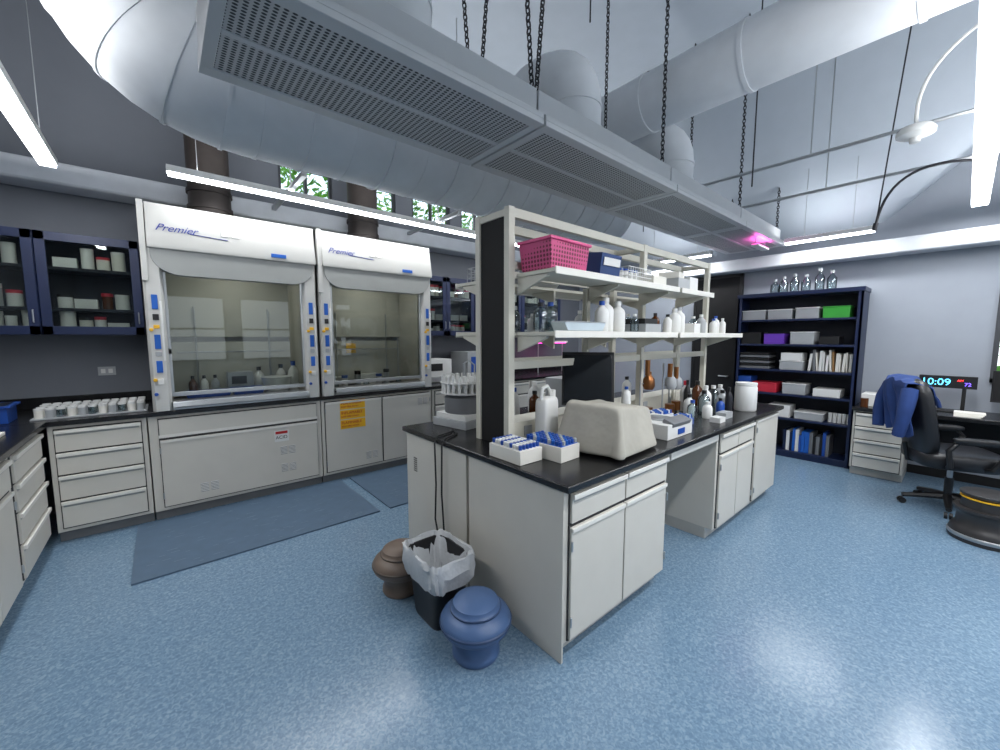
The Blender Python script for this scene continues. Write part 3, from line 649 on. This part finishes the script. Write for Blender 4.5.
# ---------------------------------------------------------------- office chair
def chair(cx,cy,rz):
    M=TR(cx,cy,0,rz); o=Ob('office_chair',M)
    LE=mat('black_leather',(20,21,25),.38,var=.1,bump=.1,bscale=12)
    for i in range(5):
        a=2*math.pi*i/5+.3; ex,ey=.31*math.cos(a),.31*math.sin(a)
        o.tube([(0,0,.12),(ex*.5,ey*.5,.105),(ex,ey,.08)],[.035,.028,.02],BLK)
        for sd in(-.016,.016):
            o.cyl((ex-math.sin(a)*(sd-.01),ey+math.cos(a)*(sd-.01),.028),(ex-math.sin(a)*(sd+.01),ey+math.cos(a)*(sd+.01),.028),.028,BLK,seg=14)
    o.cyl((0,0,.1),(0,0,.3),.03,BLK); o.cyl((0,0,.28),(0,0,.42),.02,ALU); o.box((-.12,-.1,.40),(.12,.12,.44),BLK)
    o.cushion((0,0,.50),(.60,.60,.17),LE,e=.45)
    Lb=Matrix.Rotation(R(-10),4,'X')
    o.cushion((0,.29,.86),(.58,.13,.72),LE,e=.45,L=Lb,fn=lambda p:Vector((p.x,p.y-.3*p.x*p.x,p.z)))
    o.cushion((0,.235,.68),(.50,.13,.26),LE,e=.5,L=Lb)
    o.cushion((0,.30,1.04),(.46,.13,.24),LE,e=.5,L=Lb)
    o.tube([(0,.1,.42),(0,.3,.44),(0,.33,.6)],.02,BLK)
    for sx in(-1,1):
        o.tube([(sx*.22,.12,.44),(sx*.34,.14,.48),(sx*.34,.16,.62),(sx*.34,.1,.7),(sx*.34,-.15,.7),(sx*.34,-.2,.64),(sx*.33,-.12,.48),(sx*.22,-.08,.44)],.022,BLK)
        o.cushion((sx*.34,-.03,.715),(.085,.34,.05),BLK,e=.5)
    o.done()
    JK=mat('jacket_cloth',(32,58,112),.85,var=.2,bump=.3,bscale=20)
    j=Ob('jacket',M); nu,nv=30,38; G=[]
    for iv in range(nv+1):
        t=iv/nv*2-1
        row=[]
        for iu in range(nu+1):
            u=iu/nu*2-1
            drop=abs(t)**1.25*(.52 if t>0 else .22)*(1-.12*u*u+.12*noise.noise(Vector((u*2,t,5))))
            if abs(t)<.12: drop*=.6
            th=.085+.02*abs(t)
            z=1.225-drop-.05*u*u; yb_=.355-(z-.84)*-.17-.03
            yy=yb_+ (th if t>0 else -th)*min(1,abs(t)/.12)
            nz_=noise.noise(Vector((u*2.2,t*1.1,3.)))*.04+math.sin(u*11+t*3)*.02*abs(t)
            yy+=nz_ if t>0 else -abs(nz_)
            row.append(j.v((u*(.24+.04*abs(t)),yy-.25*(u*.26)**2,z+noise.noise(Vector((u*3,t*3,9)))*.035)))
        G.append(row)
    for a_ in range(nv):
        for b_ in range(nu): j.f([G[a_][b_],G[a_][b_+1],G[a_+1][b_+1],G[a_+1][b_]],JK,True)
    for sx in(-1,1):
        j.tube([(sx*.22,.40,1.12),(sx*.27,.43,1.0),(sx*.28,.45,.86),(sx*.24,.46,.70)],[.06,.058,.05,.045],JK,seg=12)
    jo=j.done(); md=jo.modifiers.new('solid','SOLIDIFY'); md.thickness=.008
chair(5.50,.0,22)
# ---------------------------------------------------------------- kick stools
def stool(x,y,m,mt,s=1.0):
    o=Ob('rolling_step_stool')
    P=[(.118,0),(.124,.012),(.122,.035),(.112,.05),(.112,.095),(.13,.12),(.160,.14),(.176,.16),(.181,.18),(.181,.20),(.172,.218),(.150,.238),(.132,.248),(.128,.25),(.128,.262),(.120,.268),(.116,.285),(.09,.300),(.05,.307),(.0,.309)]
    o.lathe([(r*s,z*s) for r,z in P],(x,y,0),m,seg=48)
    o.lathe([(.182*s,.181*s),(.186*s,.184*s),(.186*s,.194*s),(.182*s,.198*s)],(x,y,0),mt,seg=48)
    o.lathe([(.124*s,.25*s),(.132*s,.252*s),(.132*s,.260*s),(.124*s,.264*s)],(x,y,0),mt,seg=40)
    o.done()
SB=mat('stool_blue',(72,98,138),.42,var=.1); SBd=mat('stool_blue_band',(50,70,104),.5)
SBR=mat('stool_brown',(112,96,84),.45,var=.1); SBRd=mat('stool_brown_band',(82,70,60),.5)
SBK=mat('stool_dark',(48,46,46),.4,var=.08)
stool(1.13,1.51,SB,SBd,.98); stool(1.08,2.23,SBR,SBRd,.96)
o=Ob('rolling_step_stool')
o.lathe([(.20,0),(.205,.02),(.20,.08),(.185,.11),(.17,.13),(.165,.2),(.172,.22),(.19,.24),(.19,.26),(.15,.262),(.148,.285),(.145,.35),(.16,.365),(.16,.38),(.145,.385),(0,.385)],(4.85,-.22,0),SBK,seg=40)
o.lathe([(.153,.335),(.156,.337),(.156,.345),(.153,.347)],(4.85,-.22,0),YEL,seg=40); o.lathe([(.206,.03),(.21,.035),(.21,.055),(.206,.06)],(4.85,-.22,0),ALU,seg=40); o.done()
# ---------------------------------------------------------------- trash can
o=Ob('trash_can')
cx,cy=1.135,1.875
def rr(w,d,z,n=32,e=.35,amp=0,ph=0):
    r=[]
    for i in range(n):
        t=2*math.pi*i/n; c_,s_=math.cos(t),math.sin(t)
        px=math.copysign(abs(c_)**e,c_)*w/2; py=math.copysign(abs(s_)**e,s_)*d/2
        k_=1+amp*noise.noise(Vector((c_*4+ph,s_*4,z*14)))
        r.append(o.v((cx+px*k_,cy+py*k_,z+amp*.14*noise.noise(Vector((c_*5,s_*5+ph,2))))))
    return r
def loft(rings,m):
    for a_,b_ in zip(rings[:-1],rings[1:]):
        n=len(a_)
        for i in range(n): j=(i+1)%n; o.f([a_[i],a_[j],b_[j],b_[i]],m,True)
B0=rr(.19,.25,0); o.f(B0[::-1],BLK)
loft([B0,rr(.20,.26,.02),rr(.25,.34,.37),rr(.26,.35,.38),rr(.24,.33,.38),rr(.19,.25,.03)],BLK)
LIN=mat('bin_liner',(190,192,194),.35,var=.08,bump=1.0,bscale=18)
n=72
loft([rr(.262,.36,.235,n,.45,.14,1),rr(.285,.37,.28,n,.45,.18,2),rr(.30,.38,.33,n,.45,.16,3),rr(.305,.39,.375,n,.45,.10,4),rr(.30,.385,.40,n,.45,.10,5),rr(.27,.37,.405,n,.45,.10,6),rr(.22,.32,.34,n,.45,.2,7),rr(.18,.25,.24,n,.5,.3,8),rr(.12,.18,.15,n,.6,.4,9),rr(.02,.03,.13,n,.8,.3,9)],LIN)
o.done()

# ---------------------------------------------------------------- island bench items
def rack(name,x,y,rz,body,top,w=.24,d=.13,h=.07,tm=None):
    tm=tm or [BLUEP,WHT,BLUEP,BLUEL]
    o=Ob(name,TR(x,y,IZ+.001,rz)); o.box((-w/2,-d/2,0),(w/2,d/2,h),body); o.box((-w/2+.008,-d/2+.008,h),(w/2-.008,d/2-.008,h+.004),top)
    nx,ny=int(w/.026),int(d/.026)
    for i in range(nx):
        for j in range(ny):
            X=-w/2+.02+i*(w-.04)/(nx-1); Yy=-d/2+.02+j*(d-.04)/(ny-1)
            o.cyl((X,Yy,h),(X,Yy,h+.028),.010,tm[(i*3+j)%len(tm)],seg=8)
    o.done(.002)
rack('sample_tube_rack',1.50,1.62,0,PAPER,WHT,.17,.26,.075,[BLUEP,WHT,WHT]); rack('sample_tube_rack',1.69,1.52,3,PAPER,BLUEL,.17,.28,.085,[BLUEP,BLUEP,BLUEL,GREYP])
o=Ob('covered_instrument',TR(2.10,1.42,IZ+.002,5))
def fabfn(p):
    t=min(1,max(0,(p.z/.28+.5))); w=1.10-.24*t
    q=Vector((p.x*w,p.y*w,p.z))
    q.x+=.020*math.sin(p.y*30+p.z*9)*(1-t*.7); q.y+=.018*math.sin(p.x*34+p.z*7)*(1-t*.6); q.z+=.018*noise.noise(Vector((p.x*9,p.y*9,1)))*t+.05*(-p.x/.26)*t*.5-.02*t
    return q
o.cushion((0,0,.150),(.50,.42,.28),FAB,e=.13,seg=96,rings=40,fn=fabfn)
o.done()
o=Ob('plastic_jug',TR(1.88,1.73,IZ+.001,12)); 
o.cushion((0,0,.15),(.17,.09,.30),WHT,e=.3); o.tube([(-.07,0,.29),(-.06,0,.36),(.0,0,.37),(.04,0,.33),(.05,0,.29)],.012,WHT); o.cyl((.06,0,.29),(.06,0,.34),.025,WHT); o.done()
o=Ob('computer_monitor',TR(2.29,1.72,IZ+.001,-50)); o.box((-.07,-.05,0),(.07,.05,.02),BLK); o.box((-.02,0,.02),(.02,.03,.3),BLK); o.cbox((0,-.005,.39),(.36,.02,.38),BLK,rx=R(-12)); o.cbox((0,-.017,.39),(.33,.003,.34),mat('screen_dark',(24,28,32),.25),rx=R(-12)); o.done(.003)
o=Ob('laboratory_balance',TR(2.70,1.38,IZ+.001,0)); o.box((-.19,-.15,0),(.17,.15,.10),WHT); o.cyl((0,.02,.10),(0,.02,.11),.09,ALU,seg=28); o.cbox((0,-.12,.105),(.26,.08,.03),GRY,rx=R(20)); o.box((-.05,-.155,.02),(.05,-.15,.06),BLUEP); o.done(.008)
o=Ob('small_instrument'); o.box((2.50,1.56,IZ+.001),(2.78,1.75,IZ+.16),GREYP); o.box((2.53,1.555,IZ+.06),(2.65,1.56,IZ+.13),BLK); bottle(o,2.68,1.65,IZ+.16,.035,.15,WHT,BLUEP); o.done(.006)
rack('sample_tube_rack',3.05,1.40,4,BLUEP,BLUEL,.24,.12,.05); rack('sample_tube_rack',3.02,1.56,-3,WHT,BLUEP,.24,.12,.07)
o=Ob('ring_stand_apparatus')
for x,y,h in((3.0,1.72,.50),(3.3,1.68,.46),(3.5,1.72,.42)):
    o.box((x-.07,y-.05,IZ),(x+.07,y+.05,IZ+.015),CHR); o.cyl((x,y,IZ),(x,y,IZ+h),.006,ALU,seg=8)
    o.cyl((x,y,IZ+h*.6),(x+.09,y-.02,IZ+h*.6),.005,ALU,seg=8); o.lathe([(.035,0),(.05,.03),(.045,.09),(.02,.12),(.02,.15)],(x+.08,y-.03,IZ+h*.5),BRASS if x<3.2 else GREYP,seg=16)
    o.cyl((x+.08,y-.03,IZ+.02),(x+.08,y-.03,IZ+.1),.04,BRASS,seg=16); o.cyl((x,y-.06,IZ+h*.75),(x,y-.06,IZ+h),.02,BRASS,seg=12)
o.done()
o=Ob('reagent_bottles'); random.seed(21)
for x,y,r,h,m,c in ((3.30,1.42,.04,.17,CLR,BLUEP),(3.42,1.5,.045,.2,WHT,BLK),(3.5,1.38,.04,.14,WHT,WHT),(3.62,1.46,.05,.22,CLR,BLK),(3.72,1.36,.035,.15,BLUEP,BLK),(3.80,1.52,.05,.24,WHT,WHT),(3.92,1.42,.045,.2,GREYP,BLK),(4.05,1.55,.05,.22,CLR,WHT),(3.7,1.66,.05,.28,WHT,REDP),(3.95,1.66,.05,.26,AMB,BLK),(4.35,1.6,.05,.2,GREYP,WHT),(3.60,1.60,.03,.3,BLK,BLK),(3.85,1.34,.03,.24,CHR,BLK)):
    bottle(o,x,y,IZ,r,h,m,c)
o.box((3.55,1.25,IZ),(3.7,1.33,IZ+.05),GREYP); o.box((3.35,1.22,IZ),(3.46,1.3,IZ+.04),WHT)
o.done()
o=Ob('plastic_canister'); o.lathe([(.085,0),(.092,.01),(.092,.22),(.085,.235),(.09,.24),(.09,.262),(0,.265)],(4.15,1.30,IZ),WHT,seg=28); o.lathe([(.07,0),(.075,.2),(.06,.22),(.03,.24),(0,.24)],(4.34,1.35,IZ),WHT,seg=20); o.done()
o=Ob('carousel_autosampler',TR(1.80,2.54,IZ+.001,10))
o.box((-.17,-.18,0),(.17,.18,.06),GREYP); o.box((-.15,-.16,.06),(.15,.16,.10),WHT); o.lathe([(.15,.10),(.155,.12),(.155,.22),(.13,.235),(.13,.25)],(0,0,0),GRY,seg=36); o.cyl((0,0,.25),(0,0,.262),.185,WHT,seg=36); o.cyl((0,0,.33),(0,0,.34),.185,WHT,seg=36)
for k_,rad in ((22,.165),(16,.12)):
    for i in range(k_):
        a=2*math.pi*i/k_; o.cyl((rad*math.cos(a),rad*math.sin(a),.262),(rad*math.cos(a),rad*math.sin(a),.39),.012,WHT,seg=8)
o.cyl((0,0,.26),(0,0,.48),.012,ALU); o.tube([(0,0,.48),(.06,0,.50),(.12,0,.46),(.12,0,.39)],.006,GREYP)
o.done(.002)
o=Ob('far_side_glassware')
for x,y,r,h,m,c in ((2.3,2.5,.05,.25,WHT,BLUEP),(2.45,2.4,.05,.22,AMB,BLK),(2.6,2.55,.06,.28,WHT,WHT),(3.3,2.45,.05,.24,CLR,BLK),(3.45,2.5,.05,.26,WHT,REDP),(3.9,2.4,.05,.25,WHT,BLK)): bottle(o,x,y,IZ+.001,r,h,m,c)
o.box((2.8,2.3,IZ+.001),(3.15,2.6,IZ+.30),GREYP); o.box((2.84,2.295,IZ+.12),(3.0,2.3,IZ+.25),BLK)
o.done(.003)
o=Ob('lab_instrument'); o.box((2.75,4.75,HC+.041),(3.15,5.15,HC+.36),WHT); o.box((2.80,4.745,HC+.2),(3.0,4.75,HC+.3),BLK); o.box((2.78,4.73,HC+.05),(3.12,4.75,HC+.12),GREYP); o.done(.008)
o=Ob('lab_instrument'); o.box((3.4,4.7,HC+.041),(3.95,5.15,HC+.45),GREYP); o.box((3.46,4.695,HC+.15),(3.75,4.7,HC+.38),BLUEP); o.done(.008)
o=Ob('storage_box'); o.box((4.05,4.8,HC+.041),(4.4,5.1,HC+.3),WHT); o.box((4.04,4.79,HC+.3),(4.41,5.11,HC+.33),GREYP); o.done(.006)
o=Ob('power_cord')
o.tube([(1.60,2.42,IZ+.01),(1.55,2.35,IZ+.008),(1.40,2.3,IZ+.008),(1.368,2.28,IZ-.03),(1.368,2.27,.6),(1.37,2.29,.35),(1.36,2.22,.2),(1.365,2.12,.12),(1.37,2.08,.10)],.006,BLK)
o.tube([(1.60,2.40,IZ+.01),(1.55,2.28,IZ+.008),(1.40,2.2,IZ+.008),(1.368,2.19,IZ-.03),(1.368,2.2,.55),(1.37,2.18,.3),(1.36,2.14,.16),(1.365,2.09,.13)],.006,BLK); o.done()
# ------------- shelf items
pk=bpy.data.materials.new('pink_mesh'); pk.use_nodes=True; nt=pk.node_tree; N=nt.nodes; L=nt.links; b=N['Principled BSDF']; b.inputs['Roughness'].default_value=.5
tc=N.new('ShaderNodeTexCoord'); vo=N.new('ShaderNodeTexVoronoi'); vo.inputs['Scale'].default_value=42; vo.inputs['Randomness'].default_value=0
cr=N.new('ShaderNodeValToRGB'); cr.color_ramp.elements[0].position=.34; cr.color_ramp.elements[1].position=.40; cr.color_ramp.elements[0].color=lin((105,20,55)); cr.color_ramp.elements[1].color=lin((196,68,122))
L.new(tc.outputs['Object'],vo.inputs['Vector']); L.new(vo.outputs['Distance'],cr.inputs['Fac']); L.new(cr.outputs['Color'],b.inputs['Base Color'])
ZU=ZS2+.007; ZL=ZS1+.007
o=Ob('pink_basket',TR(1.84,1.645,ZU,2))
w,d,h=.18,.125,.17
for (a_,b_) in (((-w,-d),(w,-d)),((w,-d),(w,d)),((w,d),(-w,d)),((-w,d),(-w,-d))):
    V=[(a_[0]*.9,a_[1]*.9,0),(b_[0]*.9,b_[1]*.9,0),(b_[0],b_[1],h),(a_[0],a_[1],h)]
    I=[(x*.96,y*.96,z+.002) for x,y,z in V]
    o.f([o.v(q) for q in V],pk); o.f([o.v(q) for q in I],pk)
o.box((-w*.88,-d*.88,0),(w*.88,d*.88,.006),PINK)
for s_ in(-1,1): o.box((-w-.01,s_*d-.008,h-.015),(w+.01,s_*d+.008,h),PINK); o.box((s_*w-.008,-d,h-.015),(s_*w+.008,d,h),PINK)
o.done()
o=Ob('shelf_boxes')
o.cbox((2.26,1.63,ZU+.09),(.22,.2,.14),mat('box_blue',(30,60,110),.6),rx=R(8)); o.cbox((2.26,1.522,ZU+.095),(.18,.004,.05),WHT,rx=R(8))
o.box((2.86,1.56,ZU),(3.06,1.74,ZU+.08),PAPER); o.box((3.2,1.53,ZU),(3.4,1.75,ZU+.09),GREYP); o.box((3.45,1.55,ZU),(3.6,1.75,ZU+.12),WHT); o.cbox((3.3,1.64,ZU+.12),(.18,.16,.05),PAPER,rz=R(12))
o.done(.003)
def wbasket(x,y,z,w,d,h,m):
    o=Ob('wire_basket')
    for k_ in range(4):
        zz=z+.004+k_*h/3; o.tube([(x-w/2,y-d/2,zz),(x+w/2,y-d/2,zz),(x+w/2,y+d/2,zz),(x-w/2,y+d/2,zz)],.003,m,seg=5,closed=True)
    for i in range(11):
        xx=x-w/2+w*i/10
        for yy in(y-d/2,y+d/2): o.cyl((xx,yy,z),(xx,yy,z+h),.0025,m,seg=5)
        o.cyl((xx,y-d/2,z+.003),(xx,y+d/2,z+.003),.0025,m,seg=5)
    for i in range(5):
        yy=y-d/2+d*i/4
        for xx in(x-w/2,x+w/2): o.cyl((xx,yy,z),(xx,yy,z+h),.0025,m,seg=5)
    for i in range(4): jar(o,x-w/2+.05+i*.06,y,z+.007,.025,.09,WHT,BLUEP)
    o.done()
wbasket(2.60,1.62,ZU,.3,.2,.09,WHT)
wbasket(1.9,2.28,ZU,.34,.22,.1,GREYP)
o=Ob('foil_tray'); o.prism([(-.16,0),(.16,0),(.2,.05),(-.2,.05)],lambda a_,b_,t:(2.3+a_,t,ZU+b_),2.17,2.4,ALU); o.done(.004)
o=Ob('reagent_bottles')
for x,y,r,h,m,c in ((1.76,1.68,.045,.17,CLR,BLK),(1.87,1.70,.045,.18,CLR,BLUEP),(2.24,1.58,.045,.2,WHT,BLUEP),(2.34,1.62,.055,.23,WHT,WHT),(2.46,1.6,.05,.21,WHT,WHT),(2.56,1.66,.04,.16,CLR,WHT),(2.63,1.57,.03,.13,CLR,WHT),(2.98,1.6,.035,.15,AMB,BLK),(3.06,1.66,.03,.12,WHT,BLK),(3.22,1.62,.035,.15,WHT,BLK),(3.3,1.6,.05,.2,WHT,WHT),(3.42,1.62,.05,.22,WHT,GREYP),(3.7,1.62,.04,.15,CLR,WHT),(3.82,1.6,.04,.17,GREYP,WHT),(3.95,1.64,.04,.14,WHT,REDP),(4.1,1.6,.035,.14,WHT,BLUEP),(4.2,1.62,.035,.17,WHT,BLUEP),(4.32,1.6,.03,.15,WHT,WHT)):
    bottle(o,x,y,ZL,r,h,m,c)
o.box((2.7,1.52,ZL),(2.92,1.72,ZL+.06),GREYP); o.box((2.72,1.54,ZL+.06),(2.9,1.7,ZL+.10),BLK); o.box((3.5,1.52,ZL),(3.62,1.7,ZL+.08),WHT)
for x,h in((1.8,.16),(2.1,.2),(2.3,.15),(2.5,.19),(2.9,.2),(3.3,.17),(3.7,.2)): bottle(o,x,2.28,ZL,.045,h,random.choice([WHT,CLR,GREYP]),WHT)
o.done()
o=Ob('dish_tray'); o.prism([(-.17,0),(.17,0),(.2,.05),(-.2,.05)],lambda a_,b_,t:(1.96+a_,t,ZL+b_),1.49,1.60,mat('dish_blue_white',(190,202,208),.3)); o.box((1.77,1.485,ZL+.05),(2.15,1.605,ZL+.056),GREYP); o.done(.003)
o=Ob('pink_lamp'); o.box((5.0,4.75,1.5),(5.7,4.95,1.53),WHT); o.box((5.02,4.77,1.49),(5.68,4.93,1.5),MC['grow_pink']); o.cyl((5.03,4.85,HC+.04),(5.03,4.85,1.5),.01,ALU); o.cyl((5.67,4.85,HC+.04),(5.67,4.85,1.5),.01,ALU); o.done()

# ---------------------------------------------------------------- world + camera
W=bpy.data.worlds.new('World'); S.world=W; W.use_nodes=True; nt=W.node_tree
bg=nt.nodes['Background']; tc=nt.nodes.new('ShaderNodeTexCoord'); sp=nt.nodes.new('ShaderNodeSeparateXYZ'); cr=nt.nodes.new('ShaderNodeValToRGB')
nt.links.new(tc.outputs['Generated'],sp.inputs[0]); nt.links.new(sp.outputs[2],cr.inputs[0])
cr.color_ramp.elements[0].position=.0; cr.color_ramp.elements[0].color=(.86,.91,.95,1); cr.color_ramp.elements[1].position=.8; cr.color_ramp.elements[1].color=(.55,.72,1,1)
nt.links.new(cr.outputs[0],bg.inputs[0]); bg.inputs[1].default_value=2.2
cam=bpy.data.cameras.new('Camera'); co=bpy.data.objects.new('Camera',cam); S.collection.objects.link(co)
cam.sensor_width=36; cam.lens=396/1000*36; cam.clip_start=.02
co.location=(0,0,1.6)
p=R(5.48); fw=Vector((.650*math.cos(p),.760*math.cos(p),-math.sin(p)))
co.rotation_euler=fw.to_track_quat('-Z','Y').to_euler()
S.camera=co
